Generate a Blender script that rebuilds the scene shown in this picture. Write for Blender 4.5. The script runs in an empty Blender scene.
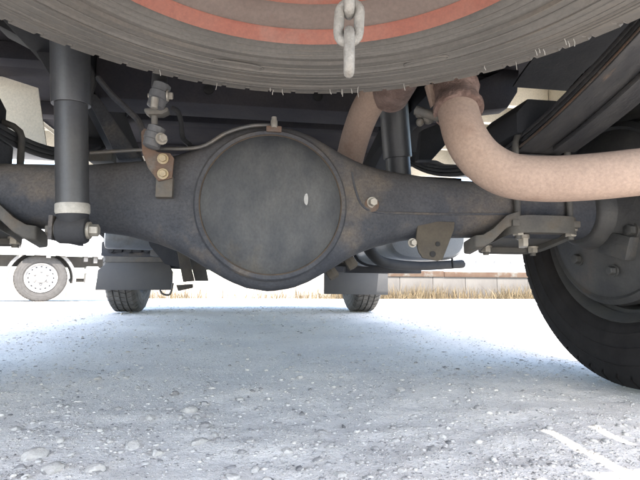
import bpy, bmesh, math, random
import numpy as np
from mathutils import Vector, Matrix, noise

random.seed(7); rng = np.random.default_rng(7)
S = bpy.context.scene
R = math.radians

# ------------------------------------------------------------------ camera
F_PX = 478.0                       # focal length in pixels of a 640 wide picture
H_CAM, YAW, PITCH, ROLL = 0.209, R(8.53), R(5.02), R(0.35)
cam = bpy.data.objects.new('camera', bpy.data.cameras.new('camera'))
S.collection.objects.link(cam)
cam.data.sensor_width = 36.0
cam.data.lens = 36.0 * F_PX / 640.0
cam.data.clip_start = 0.01
cam.data.clip_end = 2000
cam.location = (0, 0, H_CAM)
CAMROT = (Matrix.Rotation(-YAW, 3, 'Z') @ Matrix.Rotation(R(90) + PITCH, 3, 'X') @ Matrix.Rotation(ROLL, 3, 'Z'))
cam.rotation_euler = CAMROT.to_euler()
S.camera = cam

# ------------------------------------------------------------------ sky and sun
SX, SY = -0.10, 0.80               # shadow shift per metre of height (left, forward)
EL = math.atan2(1.0, math.hypot(SX, SY))
AZ = math.atan2(-SX, -SY)          # compass direction towards the sun
W = bpy.data.worlds.new('World'); S.world = W; W.use_nodes = True
wn = W.node_tree
sky = wn.nodes.new('ShaderNodeTexSky'); sky.sky_type = 'NISHITA'; sky.sun_disc = False
sky.sun_elevation = EL; sky.sun_rotation = AZ; sky.dust_density = 1.6; sky.ozone_density = 0.0
bg = wn.nodes['Background']; bg.inputs['Strength'].default_value = 0.15
wn.links.new(sky.outputs[0], bg.inputs['Color'])
sun = bpy.data.objects.new('sun', bpy.data.lights.new('sun', 'SUN'))
S.collection.objects.link(sun)
sun.data.energy = 2.5; sun.data.angle = R(0.53); sun.data.color = (1.0, 0.95, 0.88)
sun.rotation_euler = Vector((SX, SY, -1.0)).to_track_quat('-Z', 'Y').to_euler()
sun.location = (0.5, -4, 6)

S.view_settings.view_transform = 'Standard'
S.view_settings.look = 'None'
S.view_settings.gamma = 1.0
S.view_settings.use_curve_mapping = False
S.view_settings.exposure = 3.0
S.render.engine = 'CYCLES'
S.cycles.use_denoising = True
S.cycles.max_bounces = 8
S.cycles.diffuse_bounces = 6
S.cycles.caustics_reflective = False
S.cycles.caustics_refractive = False

# ------------------------------------------------------------------ helpers
def P(x, y, Y=None, z=None, X=None):
    """a sight line of the photograph met with a real plane of the place"""
    d = CAMROT @ Vector(((x - 320) / F_PX, (240 - y) / F_PX, -1.0))
    if Y is not None: t = Y / d.y
    elif X is not None: t = X / d.x
    else: t = (z - H_CAM) / d.z
    return Vector((0, 0, H_CAM)) + d * t

def tag(o, label=None, cat=None, group=None, kind=None):
    if label: o['label'] = label
    if cat: o['category'] = cat
    if group: o['group'] = group
    if kind: o['kind'] = kind
    return o

def wloc(o):
    v = Vector((0, 0, 0))
    while o is not None:
        v += o.location; o = o.parent
    return v

def thing(name, loc, label, cat, group=None):
    o = bpy.data.objects.new(name, None); S.collection.objects.link(o)
    o.location = loc; o.empty_display_size = 0.1
    return tag(o, label, cat, group)

def finish(me, smooth, mat):
    me.validate()
    if smooth is not None:
        me.shade_smooth() if hasattr(me, 'shade_smooth') else None
        me.set_sharp_from_angle(angle=R(smooth))
    me.materials.append(mat)

def obj(name, bm, mat, parent=None, smooth=38, bevel=0.0):
    """one mesh object, geometry given in world coordinates"""
    bmesh.ops.recalc_face_normals(bm, faces=bm.faces[:])
    if bevel > 0:
        ed = [e for e in bm.edges if len(e.link_faces) == 2 and e.calc_face_angle(0) > 0.7]
        bmesh.ops.bevel(bm, geom=ed, offset=bevel, segments=2, affect='EDGES', profile=0.6, clamp_overlap=True)
    # put the origin at the middle of the shape
    if len(bm.verts):
        xs = [v.co for v in bm.verts]
        c = Vector([(min(p[i] for p in xs) + max(p[i] for p in xs)) / 2 for i in range(3)])
    else: c = Vector()
    for v in bm.verts: v.co -= c
    me = bpy.data.meshes.new(name); bm.to_mesh(me); bm.free()
    finish(me, smooth, mat)
    o = bpy.data.objects.new(name, me); S.collection.objects.link(o)
    o.location = c
    if parent is not None:
        o.location = c - wloc(parent); o.parent = parent
    return o

def B(): return bmesh.new()

def box(bm, x0, x1, y0, y1, z0, z1):
    vs = [bm.verts.new((x, y, z)) for x in (x0, x1) for y in (y0, y1) for z in (z0, z1)]
    for f in ((0,1,3,2),(4,6,7,5),(0,4,5,1),(2,3,7,6),(0,2,6,4),(1,5,7,3)):
        bm.faces.new([vs[i] for i in f])
    return vs

def obox(bm, c, ax, ay, az):
    """box from its centre and three half-axis vectors"""
    c = Vector(c); ax = Vector(ax); ay = Vector(ay); az = Vector(az)
    vs = [bm.verts.new(c + ax*i + ay*j + az*k) for i in (-1,1) for j in (-1,1) for k in (-1,1)]
    for f in ((0,1,3,2),(4,6,7,5),(0,4,5,1),(2,3,7,6),(0,2,6,4),(1,5,7,3)):
        bm.faces.new([vs[i] for i in f])

def rings(bm, secs, cap=True, closed=False):
    rows = [[bm.verts.new(p) for p in s] for s in secs]
    n = len(rows[0])
    m = len(rows)
    for i in range(m if closed else m - 1):
        a, b = rows[i], rows[(i + 1) % m]
        for k in range(n):
            bm.faces.new((a[k], a[(k+1) % n], b[(k+1) % n], b[k]))
    if cap and not closed:
        bm.faces.new(rows[0][::-1]); bm.faces.new(rows[-1])
    return rows

def smooth_path(pts, sub=6):
    pts = [Vector(p) for p in pts]
    out = []
    for i in range(len(pts) - 1):
        p0 = pts[max(i-1, 0)]; p1 = pts[i]; p2 = pts[i+1]; p3 = pts[min(i+2, len(pts)-1)]
        for k in range(sub):
            t = k / sub
            out.append(0.5*((2*p1) + (p2-p0)*t + (2*p0-5*p1+4*p2-p3)*t*t + (3*p1-p0-3*p2+p3)*t**3))
    out.append(pts[-1])
    return out

def tube(bm, pts, r, n=12, sub=0, closed=False, cap=True):
    if sub: pts = smooth_path(pts, sub)
    pts = [Vector(p) for p in pts]
    m = len(pts)
    rad = r if isinstance(r, (list, tuple)) else [r] * m
    if len(rad) != m: rad = list(np.interp(np.linspace(0, 1, m), np.linspace(0, 1, len(rad)), rad))
    up = None; secs = []
    for i in range(m):
        if closed: t = (pts[(i+1) % m] - pts[i-1]).normalized()
        else: t = (pts[min(i+1, m-1)] - pts[max(i-1, 0)]).normalized()
        if up is None:
            up = Vector((0, 0, 1)) if abs(t.z) < 0.9 else Vector((0, 1, 0))
        u = (up - t * up.dot(t)).normalized(); up = u
        w = t.cross(u)
        secs.append([pts[i] + (u*math.cos(a) + w*math.sin(a))*rad[i] for a in [2*math.pi*k/n for k in range(n)]])
    rings(bm, secs, cap=cap, closed=closed)

def lathe(bm, prof, c, axis, n=48, a0=0.0, cap=True):
    """prof: (radius, offset along axis)"""
    c = Vector(c); axis = Vector(axis).normalized()
    u = Vector((0, 0, 1)) if abs(axis.z) < 0.9 else Vector((1, 0, 0))
    u = (u - axis*u.dot(axis)).normalized(); w = axis.cross(u)
    secs = []
    for r, d in prof:
        r = max(r, 1e-5)
        secs.append([c + axis*d + (u*math.cos(a) + w*math.sin(a))*r for a in [a0 + 2*math.pi*k/n for k in range(n)]])
    rings(bm, secs, cap=cap)

def prism(bm, outline, d):
    """extrude a closed outline of points by vector d"""
    d = Vector(d); a = [bm.verts.new(p) for p in outline]; b = [bm.verts.new(Vector(p) + d) for p in outline]
    n = len(a)
    bm.faces.new(a[::-1]); bm.faces.new(b)
    for k in range(n): bm.faces.new((a[k], a[(k+1) % n], b[(k+1) % n], b[k]))

def hexbolt(bm, c, axis, r, h, washer=1.5, wt=0.25):
    c = Vector(c); axis = Vector(axis).normalized()
    lathe(bm, [(r*washer, 0), (r*washer, h*wt)], c, axis, 16)
    lathe(bm, [(r, h*wt), (r, h*0.92), (r*0.86, h)], c, axis, 6)

# ------------------------------------------------------------------ materials
def mat(name, c1, c2=None, scale=12.0, rough=0.7, metal=0.0, bump=0.0, bscale=None, c3=None, s3=5.0, t3=(0.55, 0.68),
        dust=None, dust_amt=0.0, spec=0.4, detail=6.0, t2=(0.35, 0.65), stretch=None, speck=0.12):
    m = bpy.data.materials.new(name); m.use_nodes = True
    nt = m.node_tree; N = nt.nodes; L = nt.links
    b = N['Principled BSDF']
    b.inputs['Roughness'].default_value = rough; b.inputs['Metallic'].default_value = metal
    b.inputs['Specular IOR Level'].default_value = spec
    tc = N.new('ShaderNodeTexCoord'); vec = tc.outputs['Object']
    if stretch:
        mp = N.new('ShaderNodeMapping'); mp.inputs['Scale'].default_value = stretch
        L.new(vec, mp.inputs['Vector']); vec = mp.outputs[0]
    def ns(sc, det=detail, rg=0.6):
        n = N.new('ShaderNodeTexNoise'); n.inputs['Scale'].default_value = sc
        n.inputs['Detail'].default_value = det; n.inputs['Roughness'].default_value = rg
        L.new(vec, n.inputs['Vector']); return n.outputs['Fac']
    def mr(f, lo, hi):
        q = N.new('ShaderNodeMapRange'); q.inputs['From Min'].default_value = lo; q.inputs['From Max'].default_value = hi
        L.new(f, q.inputs['Value']); return q.outputs[0]
    def mix(f, a, c):
        q = N.new('ShaderNodeMix'); q.data_type = 'RGBA'
        if f is not None and not isinstance(f, float): L.new(f, q.inputs[0])
        else: q.inputs[0].default_value = f
        for s, v in ((q.inputs[6], a), (q.inputs[7], c)):
            if isinstance(v, tuple): s.default_value = (*v, 1)
            else: L.new(v, s)
        return q.outputs[2]
    col = c1
    if c2: col = mix(mr(ns(scale), *t2), c1, c2)
    if c3: col = mix(mr(ns(s3, 8, 0.65), *t3), col, c3)
    if dust:                                    # road dust settled on faces that look up
        geo = N.new('ShaderNodeNewGeometry'); sp = N.new('ShaderNodeSeparateXYZ'); L.new(geo.outputs['Normal'], sp.inputs[0])
        up = mr(sp.outputs['Z'], -0.2, 1.0)
        mu = N.new('ShaderNodeMath'); mu.operation = 'MULTIPLY'; L.new(up, mu.inputs[0]); mu.inputs[1].default_value = dust_amt
        col = mix(mu.outputs[0], col, dust)
    if speck:
        q = N.new('ShaderNodeMix'); q.data_type = 'RGBA'; q.blend_type = 'MULTIPLY'; q.inputs[0].default_value = 1.0
        rp = N.new('ShaderNodeValToRGB'); e0, e1 = rp.color_ramp.elements
        e0.position = 0.33; e0.color = (1 - speck, 1 - speck, 1 - speck*1.05, 1); e1.position = 0.66; e1.color = (1 + speck, 1 + speck*0.95, 1 + speck*0.85, 1)
        L.new(ns(230, 3, 0.75), rp.inputs[0])
        if isinstance(col, tuple): q.inputs[6].default_value = (*col, 1)
        else: L.new(col, q.inputs[6])
        L.new(rp.outputs[0], q.inputs[7]); col = q.outputs[2]
    if isinstance(col, tuple): b.inputs['Base Color'].default_value = (*col, 1)
    else: L.new(col, b.inputs['Base Color'])
    if bump:
        bp = N.new('ShaderNodeBump'); bp.inputs['Strength'].default_value = bump; bp.inputs['Distance'].default_value = 0.004
        L.new(ns(bscale or scale*4, 4), bp.inputs['Height']); L.new(bp.outputs[0], b.inputs['Normal'])
    return m

M = {}
M['axle'] = mat('axle_paint', (0.02792, 0.03065, 0.03759), (0.04324, 0.04551, 0.05222), 14, 0.8, spec=0.15, bump=0.25, bscale=140, c3=(0.08557, 0.06964, 0.0543), s3=7, t3=(0.52, 0.74), dust=(0.1081, 0.09751, 0.08876), dust_amt=0.5, speck=0.2)
M['cover'] = mat('cover_paint', (0.03323, 0.03586, 0.04), (0.05474, 0.0562, 0.05757), 18, 0.7, spec=0.2, bump=0.2, bscale=160, c3=(0.08309, 0.06782, 0.04684), s3=6, t3=(0.60, 0.90), stretch=(1.2, 1, 0.75), speck=0.13)
M['seam'] = mat('seam_grime', (0.028, 0.021, 0.0154), (0.049, 0.035, 0.0238), 40, 0.8)
M['black'] = mat('chassis_paint', (0.013, 0.014, 0.018), (0.022, 0.023, 0.026), 10, 0.75, spec=0.2, bump=0.15, bscale=120, dust=(0.05, 0.045, 0.04), dust_amt=0.5)
M['navy'] = mat('bed_underside_paint', (0.02407, 0.02431, 0.03111), (0.04279, 0.03978, 0.04321), 6, 0.9, spec=0.12)
M['shock'] = mat('shock_paint', (0.02499, 0.02635, 0.03004), (0.03391, 0.03485, 0.03715), 20, 0.45, bump=0.08, bscale=200)
M['leaf'] = mat('spring_steel', (0.0208, 0.0208, 0.0234), (0.0416, 0.0403, 0.0403), 18, 0.45, bump=0.3, bscale=120, c3=(0.156, 0.0975, 0.0585), s3=14, t3=(0.62, 0.8), stretch=(3, 0.4, 3))
M['rubber'] = mat('tyre_rubber', (0.0088, 0.0076, 0.0076), (0.0144, 0.0128, 0.0124), 22, 0.85, spec=0.2, bump=0.1, bscale=180)
M['treadrubber'] = mat('dusty_tread_rubber', (0.045, 0.044, 0.043), (0.085, 0.082, 0.078), 22, 0.85)
M['sparerubber'] = mat('grey_dusty_rubber', (0.05386, 0.05033, 0.04632), (0.0718, 0.06643, 0.06094), 9, 0.85, bump=0.15, bscale=160, c3=(0.08206, 0.06945, 0.05752), s3=6, t3=(0.5, 0.75))
M['redrim'] = mat('faded_red_rim', (0.1234, 0.03563, 0.02202), (0.1371, 0.05439, 0.03731), 10, 0.65, bump=0.2, bscale=90, c3=(0.1234, 0.07126, 0.05685), s3=8, t3=(0.5, 0.7))
M['dustband'] = mat('dusty_rim_band', (0.0765, 0.0564, 0.04797), (0.08568, 0.06678, 0.05814), 12, 0.8, bump=0.15, bscale=100, c3=(0.08568, 0.04156, 0.03052), s3=9, t3=(0.58, 0.72))
M['chain'] = mat('zinc_chain', (0.1116, 0.1046, 0.09351), (0.1451, 0.1367, 0.1256), 120, 0.6, bump=0.3, bscale=700, spec=0.5)
M['pipe'] = mat('exhaust_scale', (0.2278, 0.1693, 0.1376), (0.1906, 0.1395, 0.1135), 7, 0.85, bump=0.2, bscale=120, c3=(0.1395, 0.08835, 0.0651), s3=11, t3=(0.6, 0.85), spec=0.15)
M['piperust'] = mat('rusted_sleeve', (0.075, 0.045, 0.036), (0.15, 0.1013, 0.08625), 45, 0.9, bump=1.0, bscale=170)
M['rust'] = mat('rust', (0.085, 0.048, 0.03), (0.06, 0.046, 0.038), 22, 0.85, bump=0.4, bscale=120, c3=(0.08, 0.073, 0.066), s3=18)
M['bolt'] = mat('zinc_bolt', (0.25, 0.235, 0.205), (0.17, 0.155, 0.135), 60, 0.45, 0.3, bump=0.1, bscale=200)
M['brightmetal'] = mat('scraped_metal', (0.2063, 0.2063, 0.209), (0.1513, 0.1513, 0.154), 90, 0.35, 0.4)
M['brassy'] = mat('yellow_zinc_bolt', (0.27, 0.215, 0.13), (0.19, 0.155, 0.105), 60, 0.45, 0.4)
M['bracket'] = mat('grey_bracket', (0.03952, 0.03825, 0.03634), (0.06056, 0.0561, 0.04909), 22, 0.7, bump=0.2, bscale=120, c3=(0.05419, 0.04208, 0.0306), s3=10)
M['tan'] = mat('dusty_bracket', (0.05168, 0.04352, 0.03264), (0.03536, 0.03046, 0.02502), 22, 0.85, bump=0.25, bscale=120)
M['drum'] = mat('brake_drum_paint', (0.02002, 0.02002, 0.02093), (0.0364, 0.03549, 0.03367), 16, 0.65, bump=0.3, bscale=110, c3=(0.0546, 0.04368, 0.0364), s3=9, t3=(0.58, 0.75))
M['rim'] = mat('dark_rim_paint', (0.04, 0.04, 0.041), (0.055, 0.053, 0.05), 14, 0.55, bump=0.1)
M['cream'] = mat('cream_body_paint', (0.6138, 0.5742, 0.4942), (0.5544, 0.5148, 0.4324), 7, 0.45)
M['flap'] = mat('mud_flap_rubber', (0.02665, 0.02707, 0.02907), (0.03292, 0.03277, 0.03331), 12, 0.6)
M['tank'] = mat('bluish_tank_paint', (0.0756, 0.084, 0.0966), (0.0945, 0.099, 0.1049), 8, 0.4, c3=(0.0567, 0.054, 0.05244), s3=6)
M['grey'] = mat('grey_casting', (0.075, 0.077, 0.08), (0.05, 0.05, 0.053), 12, 0.6, bump=0.3, bscale=70)
M['hose'] = mat('black_hose', (0.014, 0.014, 0.016), (0.02, 0.02, 0.02), 30, 0.8, spec=0.2)
M['line'] = mat('brake_line', (0.045, 0.045, 0.045), (0.07, 0.06, 0.05), 50, 0.5)
M['hair'] = mat('pale_rubber_hair', (0.182, 0.175, 0.161), (0.21, 0.203, 0.189), 30, 0.8)
M['whitering'] = mat('white_band', (0.272, 0.2635, 0.2422), (0.204, 0.1955, 0.1785), 40, 0.6)
M['white'] = mat('white_body_paint', (0.546, 0.539, 0.525), (0.504, 0.497, 0.483), 3, 0.4)
M['hubwhite'] = mat('silver_white_wheel_paint', (0.30, 0.295, 0.29), (0.22, 0.212, 0.205), 20, 0.5)
M['oldtyre'] = mat('sun_bleached_tyre', (0.049, 0.04655, 0.0441), (0.03675, 0.0343, 0.03234), 20, 0.85)
M['guard'] = mat('grey_mudguard', (0.14, 0.135, 0.13), (0.11, 0.107, 0.104), 14, 0.6)
M['glass'] = mat('dark_glass', (0.03, 0.04, 0.05), None, rough=0.08, spec=0.6)
M['wall'] = mat('concrete_panel', (0.0867, 0.08058, 0.07293), (0.0612, 0.0561, 0.051), 2.2, 0.9, bump=0.3, bscale=30, c3=(0.051, 0.03978, 0.0306), s3=1.6, t3=(0.55, 0.75), stretch=(1, 1, 0.35))
M['coping'] = mat('rusty_steel_channel', (0.04254, 0.02233, 0.01271), (0.05563, 0.03657, 0.02329), 5, 0.9, bump=0.3, bscale=40, c3=(0.07854, 0.07315, 0.06352), s3=3, t3=(0.56, 0.66))
M['plaster'] = mat('pale_plaster', (0.32, 0.296, 0.264), (0.256, 0.232, 0.208), 1.5, 0.9, bump=0.2, bscale=30, c3=(0.288, 0.16, 0.12), s3=2.2, t3=(0.62, 0.7))
M['drygrass'] = mat('dry_grass', (0.1339, 0.1051, 0.06375), (0.08925, 0.06694, 0.03952), 2.0, 0.9, spec=0.1)
M['building'] = mat('pale_cladding', (0.324, 0.3195, 0.3105), (0.297, 0.2925, 0.288), 0.6, 0.7)
M['roof'] = mat('grey_sheet_roof', (0.30, 0.32, 0.35), (0.25, 0.27, 0.3), 0.8, 0.5)

def gravel_mat(name, island, k=1.0):
    m = bpy.data.materials.new(name); m.use_nodes = True
    nt = m.node_tree; N = nt.nodes; L = nt.links; b = N['Principled BSDF']
    b.inputs['Roughness'].default_value = 0.95; b.inputs['Specular IOR Level'].default_value = 0.15
    tc = N.new('ShaderNodeTexCoord')
    def ns(sc, det=8, rg=0.65):
        n = N.new('ShaderNodeTexNoise'); n.inputs['Scale'].default_value = sc; n.inputs['Detail'].default_value = det
        n.inputs['Roughness'].default_value = rg; L.new(tc.outputs['Object'], n.inputs['Vector']); return n.outputs['Fac']
    r = N.new('ShaderNodeValToRGB')
    cr = r.color_ramp
    if island:
        g = N.new('ShaderNodeNewGeometry'); L.new(g.outputs['Random Per Island'], r.inputs[0])
        cols = [(0.0, (0.16, 0.16, 0.165)), (0.10, (0.34, 0.34, 0.345)), (0.35, (0.46, 0.457, 0.45)), (0.75, (0.53, 0.526, 0.515)), (1.0, (0.61, 0.60, 0.585))]
        m2 = N.new('ShaderNodeMix'); m2.data_type = 'RGBA'; m2.blend_type = 'MULTIPLY'; m2.inputs[0].default_value = 1.0
        r2 = N.new('ShaderNodeValToRGB'); r2.color_ramp.elements[0].position = 0.3; r2.color_ramp.elements[0].color = (0.78, 0.78, 0.78, 1)
        r2.color_ramp.elements[1].position = 0.65; r2.color_ramp.elements[1].color = (1.0, 1.0, 1.0, 1)
        L.new(ns(160, 4), r2.inputs[0]); L.new(r.outputs[0], m2.inputs[6]); L.new(r2.outputs[0], m2.inputs[7])
        L.new(m2.outputs[2], b.inputs['Base Color'])
    else:
        cols = [(0.32, (0.40, 0.40, 0.405)), (0.45, (0.60, 0.598, 0.59)), (0.58, (0.67, 0.665, 0.655)), (0.72, (0.73, 0.72, 0.71))]
        L.new(ns(85, 10, 0.85), r.inputs[0])
        r3 = N.new('ShaderNodeValToRGB'); r3.color_ramp.elements[0].position = 0.35; r3.color_ramp.elements[0].color = (0.86, 0.86, 0.87, 1)
        r3.color_ramp.elements[1].position = 0.65; r3.color_ramp.elements[1].color = (1.04, 1.035, 1.02, 1)
        L.new(ns(2.5, 4), r3.inputs[0])
        m2 = N.new('ShaderNodeMix'); m2.data_type = 'RGBA'; m2.blend_type = 'MULTIPLY'; m2.inputs[0].default_value = 1.0
        L.new(r.outputs[0], m2.inputs[6]); L.new(r3.outputs[0], m2.inputs[7]); L.new(m2.outputs[2], b.inputs['Base Color'])
    while len(cr.elements) < len(cols): cr.elements.new(0.5)
    for e, (p, c) in zip(cr.elements, cols): e.position = p; e.color = (c[0]*k*1.05, c[1]*k, c[2]*k*0.925, 1)
    bp = N.new('ShaderNodeBump'); bp.inputs['Strength'].default_value = 0.55 if island else 0.75; bp.inputs['Distance'].default_value = 0.003 if island else 0.005
    L.new(ns(260 if island else 130, 5, 0.7), bp.inputs['Height']); L.new(bp.outputs[0], b.inputs['Normal'])
    return m
M['ground'] = gravel_mat('pale_gravel_ground', False)
M['pebble'] = gravel_mat('pale_pebbles', True, 0.88)
M['stone'] = gravel_mat('grey_stone', True, 0.76)

# ------------------------------------------------------------------ ground
def base_z(Y):
    """the yard falls away gently beyond the truck"""
    return np.interp(Y, [-50, 4.0, 7.8, 12.0, 60], [0, 0, -0.115, -0.22, -0.22])

def vnoise(x, y, freq, seed):
    g = np.random.default_rng(seed).random((64, 64))
    u = x*freq; v = y*freq
    i = np.floor(u).astype(int); j = np.floor(v).astype(int); a = u - i; b = v - j
    a = a*a*(3-2*a); b = b*b*(3-2*b)
    return (g[i % 64, j % 64]*(1-a)*(1-b) + g[(i+1) % 64, j % 64]*a*(1-b) + g[i % 64, (j+1) % 64]*(1-a)*b + g[(i+1) % 64, (j+1) % 64]*a*b) - 0.5

def ground_z(x, y):
    x = np.asarray(x, float); y = np.asarray(y, float)
    fade = np.clip((6.0 - y) / 3.0, 0, 1)
    near = np.clip((1.9 - y) / 1.2, 0.25, 1)
    z = base_z(y)
    z = z + fade*(0.016*vnoise(x+31, y+7, 1.7, 1) + 0.010*vnoise(x+3, y+5, 6.0, 2) + near*(0.007*vnoise(x+9, y+2, 17, 3) + 0.004*vnoise(x+1, y+8, 41, 4)))
    # tyres stand on it: level there
    return z - 0.004*fade

def axis_coords(core, far, nfar):
    out = list(core)
    a = np.geomspace(0.05, far, nfar)
    return np.array(sorted(set([core[0] - v for v in a] + list(core) + [core[-1] + v for v in a])))
gx = axis_coords(np.linspace(-2.2, 2.2, 300), 150, 26)
gy = axis_coords(np.concatenate([np.linspace(0.0, 1.6, 170), np.linspace(1.63, 6, 120)]), 200, 26)
XX, YY = np.meshgrid(gx, gy)
ZZ = ground_z(XX, YY)
nx, ny = len(gx), len(gy)
co = np.stack([XX.ravel(), YY.ravel(), ZZ.ravel()], 1).astype(np.float32)
ii = (np.arange(ny-1)[:, None]*nx + np.arange(nx-1)[None]).ravel()
quads = np.stack([ii, ii+1, ii+1+nx, ii+nx], 1).astype(np.int32)

def np_mesh(name, co, faces, mat_, smooth=None):
    me = bpy.data.meshes.new(name)
    k = faces.shape[1]
    me.vertices.add(len(co)); me.vertices.foreach_set('co', np.ascontiguousarray(co, np.float32).ravel())
    me.loops.add(faces.size); me.loops.foreach_set('vertex_index', np.ascontiguousarray(faces, np.int32).ravel())
    me.polygons.add(len(faces)); me.polygons.foreach_set('loop_start', np.arange(0, faces.size, k, dtype=np.int32))
    me.update(calc_edges=True); me.validate()
    if smooth: me.shade_smooth()
    me.materials.append(mat_)
    o = bpy.data.objects.new(name, me); S.collection.objects.link(o)
    return o
ground = np_mesh('ground', co, quads, M['ground'], True)
tag(ground, 'pale grey gravel yard under and around the truck', 'ground', kind='structure')

# loose gravel: thousands of small stones nobody could count
t_ = (1 + 5**0.5)/2
ico_v = np.array([(-1,t_,0),(1,t_,0),(-1,-t_,0),(1,-t_,0),(0,-1,t_),(0,1,t_),(0,-1,-t_),(0,1,-t_),(t_,0,-1),(t_,0,1),(-t_,0,-1),(-t_,0,1)])
ico_v /= np.linalg.norm(ico_v[0])
ico_f = np.array([(0,11,5),(0,5,1),(0,1,7),(0,7,10),(0,10,11),(1,5,9),(5,11,4),(11,10,2),(10,7,6),(7,1,8),(3,9,4),(3,4,2),(3,2,6),(3,6,8),(3,8,9),(4,9,5),(2,4,11),(6,2,10),(8,6,7),(9,8,1)])
def scatter(N, ymax, med, sig, lo, hi, base_v, base_f, seed, drift):
    g = np.random.default_rng(seed)
    yy = np.exp(g.uniform(math.log(0.36), math.log(ymax), N))
    xx = np.tan(g.uniform(-0.78, 0.95, N)) * yy + g.normal(0, 0.02, N)
    keep = vnoise(xx+11, yy+13, 3.1, 21) + 0.6*vnoise(xx+5, yy+4, 9, 22) + g.uniform(-0.62, 0.5, N) > drift   # loose drifts
    xx, yy = xx[keep], yy[keep]; n = len(xx); k = len(base_v)
    size = np.clip(np.exp(g.normal(math.log(med), sig, n)), lo, hi) * np.clip(0.75 + 0.32*yy, 0.85, 1.9)
    rot = g.normal(size=(n, 4)); rot /= np.linalg.norm(rot, axis=1)[:, None]
    w, a, b, c = rot.T
    RM = np.stack([1-2*(b*b+c*c), 2*(a*b-c*w), 2*(a*c+b*w), 2*(a*b+c*w), 1-2*(a*a+c*c), 2*(b*c-a*w), 2*(a*c-b*w), 2*(b*c+a*w), 1-2*(a*a+b*b)], 1).reshape(-1, 3, 3)
    sh = base_v[None]*g.uniform(0.72, 1.2, (n, k, 1)) * g.uniform(0.55, 1.25, (n, 1, 3))
    sh = np.einsum('nij,nkj->nki', RM, sh) * size[:, None, None]
    sh[:, :, 2] *= 0.55
    sh += np.stack([xx, yy, ground_z(xx, yy) + size*g.uniform(-0.28, 0.14, n)], 1)[:, None]
    return sh.reshape(-1, 3), (base_f[None] + (np.arange(n)*k)[:, None, None]).reshape(-1, 3)
oct_v = np.array([(1, 0, 0), (-1, 0, 0), (0, 1, 0), (0, -1, 0), (0, 0, 1), (0, 0, -1)], float)
oct_f = np.array([(0, 2, 4), (2, 1, 4), (1, 3, 4), (3, 0, 4), (2, 0, 5), (1, 2, 5), (3, 1, 5), (0, 3, 5)])
va, fa = scatter(46000, 5.0, 0.0019, 0.55, 0.0010, 0.0070, ico_v, ico_f, 11, -0.25)
vb, fb = scatter(120000, 5.0, 0.00105, 0.35, 0.0006, 0.0022, oct_v*1.15, oct_f, 12, -0.6)
gravel = np_mesh('gravel', np.concatenate([va, vb]), np.concatenate([fa, fb + len(va)]), M['pebble'])
tag(gravel, 'loose pale grey gravel scattered over the yard', 'gravel', kind='stuff')

# the larger stones, one by one: pixel, width in pixels
def make_stone(bm, c, r, seed):
    bmesh.ops.create_icosphere(bm, subdivisions=3, radius=1.0)
    rs = np.random.default_rng(seed); off = Vector(rs.uniform(-50, 50, 3))
    sc = rs.uniform([0.85, 0.75, 0.5], [1.2, 1.0, 0.75])
    planes = [Vector(rs.normal(size=3)).normalized() for _ in range(9)]
    offs = rs.uniform(0.62, 0.9, 9); ang = rs.uniform(0, 6.28)
    Rz = Matrix.Rotation(ang, 3, 'Z')
    for v in bm.verts:
        p = v.co.copy()
        for q, d in zip(planes, offs):
            s = p.dot(q)
            if s > d: p -= q*(s - d)*0.92
        p *= 1 + 0.10*noise.noise(p*2.2 + off) + 0.045*noise.noise(p*6 + off)
        p = Rz @ Vector((p.x*sc[0], p.y*sc[1], p.z*sc[2]))
        v.co = Vector(c) + p*r
STONES = [(196,410,12),(180,412,10),(210,408,9),(170,402,8),(215,430,10),(190,424,9),(148,424,9),(60,440,12),(20,466,14),(110,440,9),(300,462,11),(360,455,9),(448,420,8),(255,462,12),(330,440,8),(188,403,20),(205,420,14),(34,452,26),(52,466,26),(322,420,13),(318,451,12),(400,383,12),(433,440,13),(150,412,13),(132,441,17),
          (175,389,11),(98,374,9),(200,436,16),(268,474,24),(232,470,15),(95,466,20),(157,448,14),(240,392,9),(300,373,8),(350,398,8),(278,413,9),
          (118,405,9),(66,402,9),(375,436,10),(340,468,15),(15,424,12),(205,396,11),(287,444,11),(478,404,9),(520,448,10),(402,464,13),(250,436,10)]
for i, (px, py, wpx) in enumerate(STONES):
    c = P(px, py + wpx*0.25, z=0.0); r = wpx*0.5*c.y/F_PX*0.92
    bm = B(); make_stone(bm, (c.x, c.y, float(ground_z(c.x, c.y)) + r*0.06), r, 100 + i)
    o = obj('stone', bm, M['stone'], smooth=22)
    tag(o, 'single larger pale grey stone lying loose on the gravel', 'stone', 'larger stones loose on the gravel')

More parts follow.
